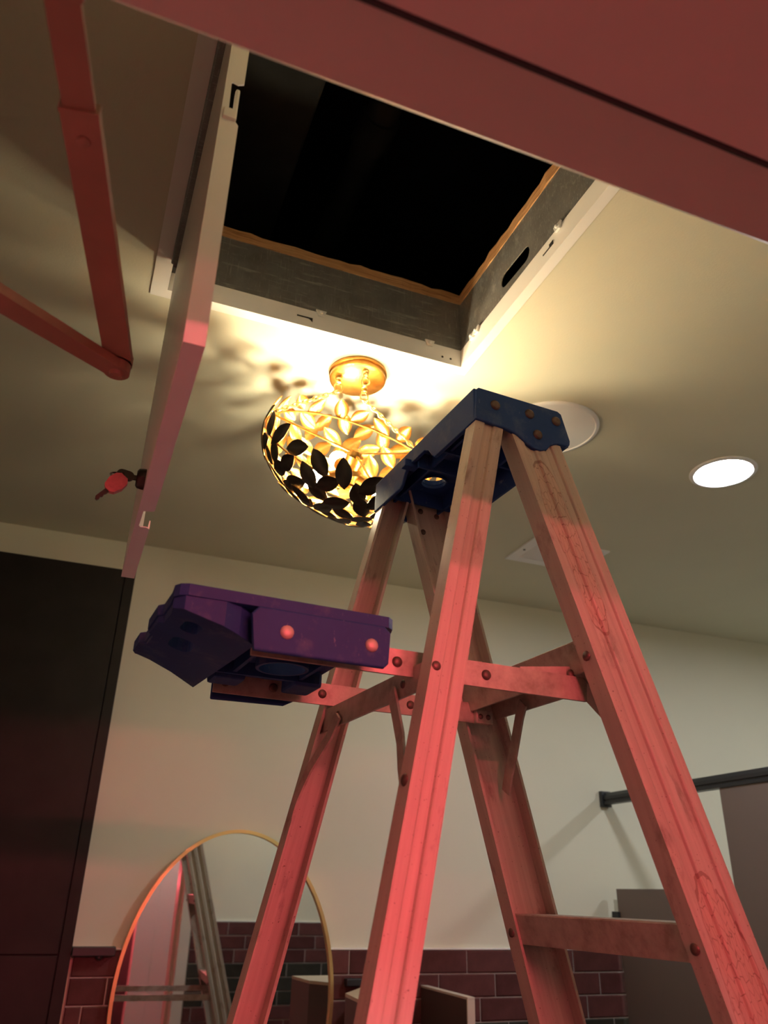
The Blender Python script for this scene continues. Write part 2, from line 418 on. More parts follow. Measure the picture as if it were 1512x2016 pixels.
# white frame: flange below the ceiling, bead and upstand; each side a part
zt = CE
def rect_ring(o, i, z0, z1):
    return o, i, z0, z1
def frame_side(pts_o, pts_i, z0, z1):                   # mitred flat bar, quad footprint
    b = MB(); q = [pts_o[0], pts_o[1], pts_i[1], pts_i[0]]
    b.add([(x, y, z0) for x, y in q]+[(x, y, z1) for x, y in q], [(0,1,2,3),(7,6,5,4),(0,4,5,1),(1,5,6,2),(2,6,7,3),(3,7,4,0)]); return b
def corners(x0, x1, y0, y1): return [(x0, y0), (x1, y0), (x1, y1), (x0, y1)]
CO, CI, CB = corners(hx0, hx1, hy0, hy1), corners(ix0, ix1, iy0, iy1), corners(hx0+.013, hx1-.013, hy0+.013, hy1-.013)
CI2 = corners(ix0-.0025, ix1+.0025, iy0-.0025, iy1+.0025); CI3 = corners(ix0-.004, ix1+.004, iy0-.004, iy1+.004); CI4 = corners(ix0-.006, ix1+.006, iy0-.006, iy1+.006)
CI5 = corners(ix0-.026, ix1+.026, iy0-.026, iy1+.026)
for k in range(4):
    j = (k+1) % 4
    b = frame_side((CO[k], CO[j]), (CI2[k], CI2[j]), zt-.0022, zt-.0002)
    b2 = frame_side((CI2[k], CI2[j]), (CI[k], CI[j]), zt-.0024, zt+.040); b.add(b2.v, b2.f)
    b.build('frame_side', M['hatch_white'], ht)
    if k == 1:   # right hand liner has an oval cut-out
        p = MB().plate([(iy0-.004, zt+.034), (iy1+.004, zt+.034), (iy1+.004, zt+.166), (iy0-.004, zt+.166)],
                       [stadium(.985, zt+.077, .036, .0165, 8, .05)], ix1+.0025, ix1+.004, YZ)
    else:
        p = frame_side((CI3[k], CI3[j]), (CI2[k], CI2[j]), zt+.034, zt+.166)
    p.build('liner_sheet', M['galv'], ht)
    # rough plywood edge above the sheet
    A, B = Vector(CI3[k]), Vector(CI3[j]); A2, B2 = Vector(CI5[k]), Vector(CI5[j])
    b = MB(); n = 26; vs = []; fs = []
    nrm = ((A+B)/2-(A2+B2)/2).normalized()
    for i in range(n+1):
        f = i/n; w = random.uniform(-.0015, .002) if 0 < i < n else 0; h1 = random.uniform(-.0015, .0035) if 0 < i < n else 0
        p = A.lerp(B, f)+nrm*(.003+w); q = A2.lerp(B2, f)
        vs += [(p.x, p.y, zt+.1665), (p.x, p.y, zt+.1905+h1), (q.x, q.y, zt+.1905), (q.x, q.y, zt+.1665)]
    for i in range(n): fs += [(4*i+m, 4*i+(m+1) % 4, 4*i+4+(m+1) % 4, 4*i+4+m) for m in range(4)]
    fs += [(0,1,2,3), (4*n+3,4*n+2,4*n+1,4*n)]
    b.add(vs, fs); b.build('plywood_edge', M['ply'], ht)
# spring clips and slots on the far and right frame sides
def clip(pos, along, inward, parent):
    b = MB(); a = Vector(along); i = Vector(inward); P = Vector(pos)
    def q(s, d, z): return tuple(P+a*s+i*d+Vector((0, 0, z)))
    b.add([q(-.011,0,.0),q(.011,0,.0),q(.006,.001,-.014),q(-.006,.001,-.014),q(-.011,.004,.0),q(.011,.004,.0),q(.006,.005,-.014),q(-.006,.005,-.014)],
          [(0,1,2,3),(4,5,6,7),(0,1,5,4),(1,2,6,5),(2,3,7,6),(3,0,4,7)])
    b.lathe([(0, .0085), (.003, .0075), (.0035, .004)], q(0, 0, -.006), 10, inward)
    return b.build('catch_clip', M['hatch_white'], parent, False)
clip((.318, iy1-.0005, zt+.043), (1, 0, 0), (0, -1, 0), ht); clip((.555, iy1-.0005, zt+.043), (1, 0, 0), (0, -1, 0), ht)
clip((ix1-.0005, .835, zt+.043), (0, 1, 0), (-1, 0, 0), ht); clip((ix1-.0005, 1.155, zt+.043), (0, 1, 0), (-1, 0, 0), ht)
clip((ix1-.0005, 1.135, zt+.043), (0, 1, 0), (-1, 0, 0), ht)
slot = MB().box((.270, iy1-.0006, zt+.018), (.298, iy1+.001, zt+.021)); slot.add([(.290, iy1-.0008, zt+.021), (.302, iy1-.0008, zt+.021), (.302, iy1-.0008, zt+.011)], [(0,1,2)])
slot.build('slot', M['rubber'], ht)
s2 = MB().box((ix1-.0008, .855, zt+.018), (ix1+.001, .888, zt+.0205)); s2.box((ix1-.0010, .855, zt+.0205), (ix1+.001, .867, zt+.026)); s2.build('slot', M['rubber'], ht)
for sx in (.585, .604):
    MB().lathe([(0, .0006), (.0025, .0006), (.0025, 0)], (sx, iy1, zt+.012), 10, (0, -1, 0)).build('screw_hole', M['rubber'], ht)
# the hanging door: face sheet, turned edges with notches, lock
px0, px1 = .0300, .0485; py0, py1 = .557, 1.152; pz0, pz1 = Z(.410), Z(.985); T = .0014
door = MB().box((px0, py0+T+.0001, pz0+T+.0001), (px0+T, py1-T-.0001, pz1))
dr = door.build('hatch_door', M['hatch_white'], ht); dr['label'] = 'thin white hatch door hanging down edge-on'
sub(dr, ht.location)
nz = [Z(.545), Z(.475)]
near = [(px0, pz0), (px1, pz0), (px1, Z(.680)), (px1-.003, Z(.684)), (px1-.011, Z(.686)), (px1-.0125, Z(.738)), (px1-.011, Z(.7395)), (px1-.006, Z(.738)), (px1, Z(.7415)), (px1, pz1-.02), (px1-.012, pz1), (px0, pz1)]
MB().plate(near, [], py0, py0+T, XZ).build('turned_edge', M['hatch_white'], dr)
MB().plate([(px0, pz0), (px1, pz0), (px1, pz1), (px0, pz1)], [], py1-T, py1, XZ).build('turned_edge', M['hatch_white'], dr)
low = [(px0, py0+T+.0001), (px1, py0+T+.0001), (px1, .905), (px1-.0125, .909), (px1-.0135, .955), (px1-.011, .9585), (px1-.004, .957), (px1, .961), (px1, py1-T-.0001), (px0, py1-T-.0001)]
MB().plate(low, [], pz0, pz0+T, XY).build('turned_edge', M['hatch_white'], dr)
lip = MB().box((px1-T, py0+T+.0002, pz0+T+.0001), (px1, .905, pz0+.012)); lip.box((px1-T, .961, pz0+T+.0001), (px1, py1-T-.0002, pz0+.012))
lip.build('return_lip', M['hatch_white'], dr)
# white plastic catch in the notch of the near edge
c = MB().bbox((px1-.0165, py0-.004, Z(.684)), (px1-.003, py0+.010, Z(.697)), .0015); c.bbox((px1-.0075, py0-.003, Z(.694)), (px1-.003, py0+.004, Z(.728)), .0019)
c.build('plastic_catch', M['clear'], dr)
lk = MB().lathe([(0, .010), (.009, .010), (.0115, .008), (.0125, .003), (.0125, 0)], (px0, .868, Z(.432)), 20, (-1, 0, 0))
lk.build('cam_lock', M['key_dark'], dr, True)
hg = MB().tube([(.0235, py0+.03, zt-.006), (.0235, py1-.02, zt-.006)], .0042, 10); hg.box((.0235, py0+.03, zt-.016), (px0, py1-.02, zt-.012))
hg.build('hinge', M['galv'], ht)
# keys hanging from the lock
LC = Vector((px0-.010, .868, Z(.432)))
ky = thing('key_ring', 'two small keys on a ring in the hatch lock, one with a pink plastic head', 'keys', tuple(LC))
b = MB().box((LC.x-.010, LC.y-.0011, LC.z-.003), (LC.x+.004, LC.y+.0011, LC.z+.003)); b.build('key_shaft', M['key_dark'], ky)
b = MB().plate(stadium(LC.x-.0125, LC.z+.001, .004, .0060, 8, -.15), [circ(LC.x-.0155, LC.z+.0015, .0022, 10)], LC.y-.0018, LC.y+.0018, XZ); b.build('key_bow', M['key_dark'], ky)
rc = LC+Vector((-.0195, 0, .0005))
b = MB().tube([rc+Vector((.0095*math.cos(a), .004*math.sin(a*1)+.002, .0050*math.sin(a))) for a in [2*math.pi*i/28 for i in range(28)]], .0011, 6, closed=True); b.build('split_ring', M['chrome'], ky, True)
kc = LC+Vector((-.0215, 0, -.0125)); ang = math.radians(232)
dirv = Vector((math.cos(ang), 0, math.sin(ang))); nv = Vector((-dirv.z, 0, dirv.x))
def KP(s, w, d): return tuple(kc+dirv*s*.72+nv*w*.62+Vector((0, d, 0)))
head = [(-.019, -.008), (-.013, -.0145), (.0, -.0165), (.013, -.012), (.017, -.005), (.017, .005), (.013, .012), (.0, .0165), (-.013, .0145), (-.019, .008)]
b = MB().plate(head, [], -.0035, .0035, KP); b.build('key_cap', M['key_cap'], ky)['label'] = 'pink plastic key head'
blade = [(.014, -.0045), (.037, -.0045), (.041, -.001), (.041, .003), (.037, .004), (.033, .002), (.030, .0045), (.026, .003), (.022, .0045), (.014, .0045)]
b = MB().plate(blade, [], -.0012, .0012, KP); b.build('key_blade', M['key_dark'], ky)
# dim services in the void
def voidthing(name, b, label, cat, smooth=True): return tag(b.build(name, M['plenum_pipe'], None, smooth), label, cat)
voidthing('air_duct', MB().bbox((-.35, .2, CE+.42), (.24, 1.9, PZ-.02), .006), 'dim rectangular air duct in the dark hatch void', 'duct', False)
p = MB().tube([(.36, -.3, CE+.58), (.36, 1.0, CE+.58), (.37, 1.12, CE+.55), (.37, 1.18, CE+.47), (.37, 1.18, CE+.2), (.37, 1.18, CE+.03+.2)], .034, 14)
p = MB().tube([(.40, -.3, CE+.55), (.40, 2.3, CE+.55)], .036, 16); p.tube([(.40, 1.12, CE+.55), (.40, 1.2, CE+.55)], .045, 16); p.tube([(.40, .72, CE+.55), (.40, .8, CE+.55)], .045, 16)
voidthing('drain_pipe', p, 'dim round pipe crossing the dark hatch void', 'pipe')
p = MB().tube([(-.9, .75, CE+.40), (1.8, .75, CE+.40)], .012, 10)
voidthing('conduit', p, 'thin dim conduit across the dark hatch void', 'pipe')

# ================================================================ PENDANT LAMP (tipped bowl of metal leaves)
PC = Vector((.437, 1.321, CE))
lamp = thing('pendant_lamp', 'gilded leaf bowl lamp hanging tipped on two chains under the hatch', 'lamp', tuple(PC))
cn = MB().lathe([(.060, 0), (.062, -.002), (.062, -.007), (.059, -.009), (.059, -.012), (.060, -.014), (.060, -.018), (.055, -.021), (.0, -.0215)], PC, 48)
cn.build('canopy', M['gold'], lamp, True)
R0 = .19; C0 = Vector((.436, 1.303, Z(.797)))
S_ = [Vector((.268, 1.354, Z(.874))), Vector((.600, 1.372, Z(.868))), Vector((.440, 1.184, Z(.647)))]
C0 = (S_[0]+S_[1]+S_[2])/3
NN = (S_[1]-S_[0]).cross(S_[2]-S_[0]).normalized()
if NN.z < 0: NN = -NN
E1 = (S_[0]-C0); R0 = sum((s-C0).length for s in S_)/3; E1 = (E1-NN*E1.dot(NN)).normalized(); E2 = NN.cross(E1)
DEP = .135
def on_bowl(ph, th):
    """ph 0 at the bottom .. pi/2 at the rim; returns point, outward normal, meridian (towards the rim), parallel"""
    rad = E1*math.cos(th)+E2*math.sin(th); par = -E1*math.sin(th)+E2*math.cos(th)
    p = C0+rad*R0*math.sin(ph)-NN*DEP*math.cos(ph)
    mer = (rad*R0*math.cos(ph)+NN*DEP*math.sin(ph)).normalized()
    nrm = par.cross(mer).normalized()
    if nrm.dot(rad*math.sin(ph)-NN*math.cos(ph)) < 0: nrm = -nrm
    return p, nrm, mer, par
hookp = [Vector((.396, 1.322, CE-.021)), Vector((.457, 1.331, CE-.021)), Vector((.440, 1.278, CE-.021))]
loops = []
for hp in hookp:
    b = MB().lathe([(.0075, 0), (.0075, -.006), (.005, -.008), (.006, -.012), (.006, -.016), (0, -.017)], hp, 14)
    lc = hp+Vector((0, 0, -.027))
    b.tube([lc+Vector((.0085*math.cos(a), .001*math.sin(2*a), .0105*math.sin(a))) for a in [2*math.pi*i/20 for i in range(20)]], .0018, 8, closed=True)
    b.build('hook', M['brass'], lamp, True); loops.append(lc+Vector((0, 0, -.009)))
for k in range(2):
    A, B = loops[k], S_[k]+NN*.004; L = (B-A).length; nL = int(L/.0105); b = MB(); ax = (B-A).normalized(); x = ax.orthogonal().normalized(); y = ax.cross(x)
    for i in range(nL):
        c0 = A+ax*(i+.5)*L/nL; s = x if i % 2 else y
        b.tube([c0+ax*.0078*math.cos(a)+s*.0042*math.sin(a) for a in [2*math.pi*j/12 for j in range(12)]], .0014, 6, closed=True)
    b.build('chain', M['brass'], lamp, True)
    if k == 1:       # wire clipped along the chain
        MB().tube([A+x*.006, A.lerp(B, .5)+x*.012, B+x*.004], .0022, 8).build('lamp_cord', M['brass'], lamp, True)
rim = MB().tube([C0+(R0-.004)*(E1*math.cos(a)+E2*math.sin(a)) for a in [2*math.pi*i/72 for i in range(72)]], .0021, 8, closed=True)
rimo = rim.build('bowl_rim', M['gold'], lamp, True); sub(rimo, lamp.location)
hub = C0-NN*.004
for s in S_: MB().tube([s, hub+(s-hub).normalized()*.012], .0024, 8).build('strut', M['gold'], lamp, True)
MB().lathe([(0, .010), (.010, .008), (.013, .0), (.018, -.004), (.018, -.03), (.026, -.038), (.026, -.066), (.018, -.074), (0, -.076)], hub, 20, NN).build('hub', M['gold'], lamp, True)
for k in range(3):
    th = math.radians(60+120*k); rad = E1*math.cos(th)+E2*math.sin(th); ax = (rad-NN*.10).normalized(); c0 = hub-NN*.048
    MB().lathe([(.0145, .012), (.0145, .055), (.0165, .058), (.0165, .064), (0, .064)], c0, 18, ax).build('socket_arm', M['gold'], lamp, True)
    MB().lathe([(.010, .064), (.012, .070), (.0185, .084), (.020, .094), (.016, .108), (.007, .118), (.0, .124)], c0, 18, ax).build('bulb', M['bulb'], lamp, True)
def leaf_mesh(L, Wd, cup):
    """pointed, cupped leaf lying in x (length) / y (width), z outward; gilded inside, dark outside"""
    b = MB(); n = 8; vs = []
    for lay, dz in ((0, -.0005), (1, .0005)):
        for i in range(n+1):
            t = i/n; x = (t-.5)*L; w = Wd/2*(math.sin(math.pi*t)**.78)*(1.0-.12*(t-.5)); zc = -cup*(2*t-1)**2
            vs += [(x, -w, zc-.10*w+dz), (x, 0, zc-.0012*math.sin(math.pi*t)+.08*w+dz), (x, w, zc-.10*w+dz)]
    o = 3*(n+1)
    for i in range(n):
        for j in range(2):
            q = (3*i+j, 3*i+3+j, 3*i+4+j, 3*i+1+j)
            b.f.append(tuple(reversed(q))); b.mi.append(0); b.f.append(tuple(v+o for v in q)); b.mi.append(1)
        for j in (0, 2):
            b.f.append((3*i+j, 3*i+3+j, 3*i+3+j+o, 3*i+j+o)); b.mi.append(0)
    b.v = vs
    me = bpy.data.meshes.new('leaf'); me.from_pydata(b.v, [], b.f); me.materials.append(M['gold']); me.materials.append(M['bronze'])
    me.polygons.foreach_set('material_index', b.mi); me.polygons.foreach_set('use_smooth', [True]*len(me.polygons)); me.update(); return me
leaves = [leaf_mesh(.056, .033, .003), leaf_mesh(.050, .031, .003), leaf_mesh(.060, .031, .004)]
rows = [(97, 23, .25), (84, 25, .5), (71, 25, .0), (59, 25, .4), (48, 23, .1), (36, 18, .3), (24, 13, .0), (11, 7, .2)]
for ri, (pd, cnt, ph0) in enumerate(rows):
    for i in range(cnt):
        th = 2*math.pi*(i+ph0+random.uniform(-.12, .12))/cnt; ph = math.radians(pd+random.uniform(-3, 3))
        p, nr, mer, par = on_bowl(ph, th)
        a = (1 if (i+ri) % 2 else -1)*math.radians(random.uniform(22, 60))+ (math.pi/2 if random.random() < .12 else 0)
        xd = mer*math.cos(a)+par*math.sin(a); yd = nr.cross(xd)
        p = p+nr*random.uniform(-.002, .002)
        mw = Matrix(((xd.x, yd.x, nr.x, 0), (xd.y, yd.y, nr.y, 0), (xd.z, yd.z, nr.z, 0), (0, 0, 0, 1)))
        mw.translation = p-PC
        link_part('leaf', random.choice(leaves), rimo, mw=mw)

# ================================================================ STEPLADDER
LO = Vector((.42, .765, 0)); LR = math.radians(3.7); LH = Z(.60)
ld = thing('stepladder', 'weathered fibreglass stepladder with navy plastic top cap and fold-out shelf', 'ladder', tuple(LO), rz=LR, world_parts=False)
K = .056; LW = .300
def P(a, u, h): return (a, u, LH-h)
def un(h): return -K*h
def uf(h): return LW+K*h
def Fl(h): return .032+.306*h
def Rl(h): return .005-.228*h
def rail(name, left, width, depth, near, h0, h1, mat, ribs):
    t = .0042
    prof = [(0, depth), (0, 0)]
    n = ribs
    for i in range(n):
        x0 = width*(i+.02)/n; x1 = width*(i+.12)/n; x2 = width*(i+.88)/n; x3 = width*(i+.98)/n
        if i % 2 == 1: prof += [(x0, .0006), (x1, .0030), (x2, .0030), (x3, .0006)]
        else: prof += [(x0+.0004, .0), (x1, -.0004), (x2, -.0004), (x3-.0004, .0)]
    prof += [(width, 0), (width, depth), (width-t, depth), (width-t, t+.002), (t, t+.002), (t, depth)]
    b = MB(); vs = []
    for h in (h0, h1):
        for (x, d) in prof:
            u = un(h)+d if near else uf(h)-d
            vs.append(P(left(h)+x, u, h))
    m = len(prof); fs = [(i, (i+1) % m, m+(i+1) % m, m+i) for i in range(m)]
    b.add(vs, fs)
    b.plate(prof, [], 0, 1, lambda x, d, s: P(left(h0)+x, (un(h0)+d if near else uf(h0)-d), h0-.0001*s))
    return b.build(name, mat, ld)
HB = LH-.012
rail('front_rail', Fl, .077, .028, True, .014, HB, M['rail_worn'], 5)
rail('front_rail', Fl, .077, .028, False, .014, HB, M['rail'], 5)
rail('rear_rail', Rl, .042, .025, True, .014, HB, M['rail_rear'], 3)
rail('rear_rail', Rl, .042, .025, False, .014, HB, M['rail_rear'], 3)
for lf, wd_ in ((Fl, .077), (Rl, .042)):
    for nr_ in (True, False):
        h = LH; u0 = un(h)-.003 if nr_ else uf(h)-.034
        MB().bbox((lf(h)-.006, u0, 0), (lf(h)+wd_+.006, u0+.037, .05), .004).build('foot', M['rubber'], ld)
# steps
for i in range(6):
    h = .318+.305*i; a0 = Fl(h)+.0045; a1 = a0+.068; un_, uf_ = un(h)+.0055, uf(h)-.0055
    b = MB(); n = 9
    prof = [(a0, h)]
    for j in range(n):
        x0 = a0+(a1-a0)*j/n; w = (a1-a0)/n
        prof += [(x0+w*.15, h), (x0+w*.3, h-.0018), (x0+w*.7, h-.0018), (x0+w*.85, h)]
    prof += [(a1, h), (a1+.011, h+.036), (a1+.0075, h+.036), (a1-.003, h+.0045), (a0+.0035, h+.0045), (a0+.0145, h+.036), (a0+.011, h+.036)]
    b.plate(prof, [], 0, 1, lambda x, hh, s: P(x, un_+(uf_-un_)*s, hh))
    b.build('step', M['bar'], ld)
def rivet(a, u, h, r=.0062, ax=(0, -1, 0), parent=None, mat='rivet'):
    b = MB().lathe([(r, 0), (r*.95, r*.22), (r*.7, r*.42), (r*.35, r*.52), (0, r*.54)], P(a, u, h), 14, ax)
    return b.build('rivet', M[mat], parent or ld, True)
# rear braces
for i in range(3):
    h = .388+.61*i; a = Rl(h)+.0055
    b = MB().plate([(un(h)+.0052, h-.0145), (uf(h)-.0052, h-.0145), (uf(h)-.0052, h+.0145), (un(h)+.0052, h+.0145)], [], a, a+.0035, lambda u, hh, d: P(d, u, hh))
    b.build('rear_brace', M['bar'], ld)
    for u in (un(h)+.012, un(h)+.075, uf(h)-.075, uf(h)-.014):
        rivet(a, u, h, .005, (-1, 0, 0))
# shelf arms (flat bars through both sides)
for u, nm, a0, a1, hh in ((.0285, 'near', -.262, .160, .371), (LW-.022, 'far', -.240, .172, .356)):
    o = [(a0, hh-.0145), (a1-.006, hh-.0145), (a1, hh-.008), (a1-.002, hh+.0145), (a0, hh+.0145)]
    MB().plate(o, [], u, u+.0038, lambda a, h, d: P(a, d, h)).build('shelf_arm', M['bar'], ld)
    for a in ((.016, -.098) if nm == 'near' else (.045, -.03, -.09, -.16, -.225)):
        rivet(a, u, hh, .0062)
# spreaders lower down, each a pair of flat bars joined by a pin
for sgn in (0, 1):
    h = 1.0; u = un(h)+.032 if sgn == 0 else uf(h)-.036
    a0, a1 = Rl(h)+.018, Fl(h)+.030; am = (a0+a1)/2
    sp_ = MB().plate([(a0, h-.011), (am+.02, h-.011), (am+.02, h+.011), (a0, h+.011)], [], u, u+.0035, lambda a, hh, d: P(a, d, hh))
    sp_.plate([(am-.02, h-.011), (a1, h-.011), (a1, h+.011), (am-.02, h+.011)], [], u+.0036, u+.0071, lambda a, hh, d: P(a, d, hh))
    for a in (a0, a1):        # tabs reaching to the rail
        sp_.box(P(a-.008, un(h)+.006 if sgn == 0 else u, h+.010), P(a+.008, u+.004 if sgn == 0 else uf(h)-.006, h-.010))
    sp_.build('spreader', M['bar'], ld)
    for a in (am-.01, am+.01): rivet(a, u, h, .006)
# knee braces
def strap(name, pts, w, nrm, th=.003):
    return MB().flat([P(*p) for p in pts], w, nrm, th).build(name, M['bar'], ld)
strap('knee_brace', [(-.082, .075, .392), (-.084, .062, .412), (-.092, .030, .452), (-.100, .010, .480), (-.104, -.004, .502)], .017, (1, 0, 0))
strap('knee_brace', [(-.082, LW-.065, .392), (-.086, LW-.048, .415), (-.100, LW-.015, .455), (-.108, LW+.006, .490), (-.112, LW+.014, .515)], .016, (1, 0, 0))
strap('knee_brace', [(.195, LW-.085, .348), (.198, LW-.07, .365), (.205, LW-.040, .410), (.208, LW-.022, .435), (.212, LW-.005, .462)], .020, (1, 0, 0))
strap('knee_brace', [(.195, .085, .348), (.198, .07, .365), (.205, .030, .410), (.208, .010, .435), (.212, -.008, .462)], .020, (1, 0, 0))
strap('spreader_link', [(.075, .045, .360), (.150, .036, .352)], .020, (0, 1, 0))
rivet(.142, .0345, .353, .0062)
# bracket on the far front rail
b = MB().bbox((.150, LW-.030, LH-.372), (.178, LW-.020, LH-.352), .0015); b.build('corner_bracket', M['bar'], ld)
rivet(.157, LW-.030, .362, .004); rivet(.170, LW-.030, .362, .004)
# step rivets on the near front rail flange and web
for i in range(3):
    h = .34+.305*i
    rivet(Fl(h), un(h)+.014, h, .0065, (-1, 0, 0)); rivet(Fl(h), uf(h)-.014, h, .0065, (-1, 0, 0))
rivet(Rl(.384)+.006, un(.384)+.0005, .384, .0055); rivet(Rl(.50), un(.50)+.012, .50, .0065, (-1, 0, 0))
# ---- top cap
def prism(outline, d0, d1, fn, holes=()): return MB().plate(outline, list(holes), d0, d1, fn)
AU = lambda a, u, d: P(a, u, d)
AH = lambda a, h, d: P(a, d, h)
UH = lambda u, h, d: P(d, u, h)
capo = [(-.004, -.002), (.0, -.006), (.122, -.006), (.128, -.002), (.128, .304), (.122, .309), (.0, .309), (-.004, .305)]
cap = prism(capo, .0, .010, AU, [circ(.060, .232, .019, 20), circ(.075, .075, .012, 14), stadium(.095, .16, .002, .006, 6, math.pi/2)])
endo = [(-.006, .004), (-.002, .0), (.124, .0), (.129, .003), (.1405, .044), (.1395, .050), (.134, .053), (.118, .0535), (.108, .058), (.101, .067), (.090, .0715), (.078, .0705), (.066, .064), (.054, .056), (.040, .0525), (.0, .050), (-.008, .050)]
for (u0, u1) in ((-.0065, .0), (.301, .3075)):
    p = prism(endo, u0, u1, AH); cap.add(p.v, p.f)
# sides: left one has a scooped notch in the middle, right one is plain and leans outwards
side = [(-.003, .0005), (.304, .0005), (.304, .050), (.214, .050), (.206, .044), (.198, .032), (.186, .024), (.136, .024), (.124, .030), (.114, .043), (.106, .050), (-.003, .050)]
p = prism(side, -.008, -.0025, UH); cap.add(p.v, p.f)
p = MB().plate([(-.003, .0005), (.304, .0005), (.304, .050), (-.003, .050)], [], 0, 1, lambda u, h, s: P(.1285+.25*h-.005*s, u, h)); cap.add(p.v, p.f)
cp = cap.build('top_cap', M['blue'], ld); sub(cp, (0, 0, 0))
tab = MB().bbox(P(-.018, .176, .030), P(.004, .190, .018), .0015); tab.build('cap_tab', M['blue'], cp)
b = MB().lathe([(.019, .0), (.0215, .0), (.0215, .005), (.019, .005), (.019, .0)], P(.060, .232, .0148), 24, (0, 0, 1)); b.build('hole_collar', M['blue'], cp, True)
ribs = MB()
for u in (.055, .110, .165, .275): ribs.box(P(-.001, u, .034), P(.126, u+.004, .010))
ribs.box(P(.020, .002, .030), P(.024, .298, .010)); ribs.box(P(.100, .002, .034), P(.104, .298, .010))
ribs.build('cap_ribs', M['blue'], cp)
for (a, h) in ((.022, .021), (.076, .019), (.119, .018), (.087, .048)): rivet(a, -.0065, h, .0072, (0, -1, 0), cp)
for (a, h) in ((.070, .035), (.10, .038), (.076, .070)): rivet(a, uf(h)-.0055, h, .005)
# ---- fold-out shelf
sh_o = [(-.350, .006), (-.346, -.002), (-.338, -.006), (-.300, -.006), (-.125, -.006), (-.118, .0), (-.114, .012), (-.114, .30), (-.120, .312), (-.16, .318), (-.225, .318),
        (-.242, .312), (-.258, .292), (-.300, .262), (-.330, .246), (-.349, .236), (-.353, .225), (-.353, .185), (-.347, .178), (-.347, .135), (-.353, .128), (-.353, .075), (-.348, .068), (-.348, .030)]
holes = [circ(-.190, .150, .0275, 28), stadium(-.316, .120, .014, .0125, 6, math.pi/2), stadium(-.322, .046, .012, .009, 6, math.pi/2)]
shf = prism(sh_o, .334, .346, AU, holes)
bump_o = [(-.349, .008), (-.340, -.004), (-.300, -.005), (-.283, .002), (-.262, .020), (-.2615, .300), (-.300, .259), (-.330, .243), (-.348, .234), (-.351, .185), (-.345, .178), (-.345, .135), (-.351, .128), (-.351, .075), (-.346, .068), (-.346, .030)]
def AUs(a, u, d):                                      # underside of the deep lip slopes up to the outer edge
    if d > .35: d = max(.3465, .380-u*.055-max(0, (-.268-a))*.28)
    return P(a, u, d)
p = prism(bump_o, .3455, .400, AUs, holes[1:]); shf.add(p.v, p.f)
so = shf.build('shelf', M['blue'], ld); sub(so, (0, 0, 0)); so['label'] = 'navy plastic fold-out shelf'
sk = prism([(-.275, .354), (-.268, .346), (-.132, .346), (-.124, .352), (-.126, .386), (-.131, .391), (-.270, .391)], -.0095, -.003, AH)
sk.build('shelf_skirt', M['blue'], so)
sk = prism([(-.236, .346), (-.118, .346), (-.120, .364), (-.135, .372), (-.236, .374)], .304, .311, AH); sk.build('shelf_skirt', M['blue'], so)
MB().lathe([(.0275, 0), (.0315, 0), (.0315, .018), (.0275, .018), (.0275, 0)], P(-.190, .150, .364), 28, (0, 0, 1)).build('cup_ring', M['blue'], so, True)
rb = MB()
for u in (.058, .205): rb.box(P(-.262, u, .362), P(-.122, u+.006, .346))
for a in (-.235, -.150): rb.box(P(a, .0, .360), P(a+.005, .255, .346))
rb.bbox(P(-.155, .205, .366), P(-.118, .262, .346), .004); rb.bbox(P(-.255, .215, .366), P(-.215, .256, .346), .004); rb.bbox(P(-.150, .05, .366), P(-.120, .10, .346), .004)
rb.build('shelf_ribs', M['blue'], so)
for a in (-.238, -.146): rivet(a, -.0095, .369, .0072, (0, -1, 0), so, 'bar')

# ================================================================ DOOR CLOSER (folded arm under the header)
AZ = Z(.475)
dc = thing('door_closer', 'bronze door closer with a folded two-part arm at upper left', 'door closer', (-.262, .55, AZ-.09))
J = Vector((-.020, .703, AZ)); SH = Vector((-.089, .300, AZ)); BD = Vector((-.262, .545, AZ-.0))
def armbar(A, B, w, th, zc):
    d = (B-A); d.z = 0; L = d.length; d.normalize(); n = Vector((-d.y, d.x, 0))
    o = stadium(L/2, 0, L/2, w/2, 8)
    return MB().plate(o, [], -th/2, th/2, lambda s, t, q: tuple(Vector((A.x, A.y, zc))+d*s+n*t+Vector((0, 0, q))))
mid = J.lerp(SH, .705)
d_ = (SH-J).normalized(); n_ = Vector((-d_.y, d_.x, 0))
def bar_between(A, B, w0, w1, th, zc):
    return MB().plate([(0, -w0/2), (1, -w1/2), (1, w1/2), (0, w0/2)], [], -th/2, th/2, lambda s, t, q: tuple(A.lerp(B, s)+n_*t+Vector((0, 0, zc-AZ+q))))
fa = bar_between(J, mid, .026, .026, .009, AZ+.001); fa.lathe([(0, -.0045), (.0135, -.0045), (.0135, .0045), (0, .0045)], (J.x, J.y, AZ+.001), 20)
f_ = fa.build('arm_sleeve', M['closer'], dc); sub(f_, dc.location)
bar_between(J.lerp(SH, .66), SH+d_*.012, .0215, .0215, .005, AZ+.0008).build('arm_slide', M['closer'], dc)
bar_between(mid, mid+d_*.003, .027, .027, .011, AZ+.001).build('arm_collar', M['closer'], f_)
sc = mid-d_*.022
MB().lathe([(0, -.0062), (.004, -.0058), (.0045, -.0045)], (sc.x, sc.y, AZ), 14).build('arm_screw', M['closer'], f_, True)
e0 = SH-d_*.028
MB().lathe([(0, -.0056), (.006, -.005), (.0065, -.0018)], (e0.x, e0.y, AZ), 14).build('arm_screw', M['closer'], dc, True)
ma = MB(); d2 = (BD-J).normalized(); n2 = Vector((-d2.y, d2.x, 0))
ma.plate([(0, -.010), (1, -.0165), (1, .0165), (0, .010)], [], -.005, .005, lambda s, t, q: tuple(J.lerp(BD, s)+n2*t+Vector((0, 0, -.0095+q))))
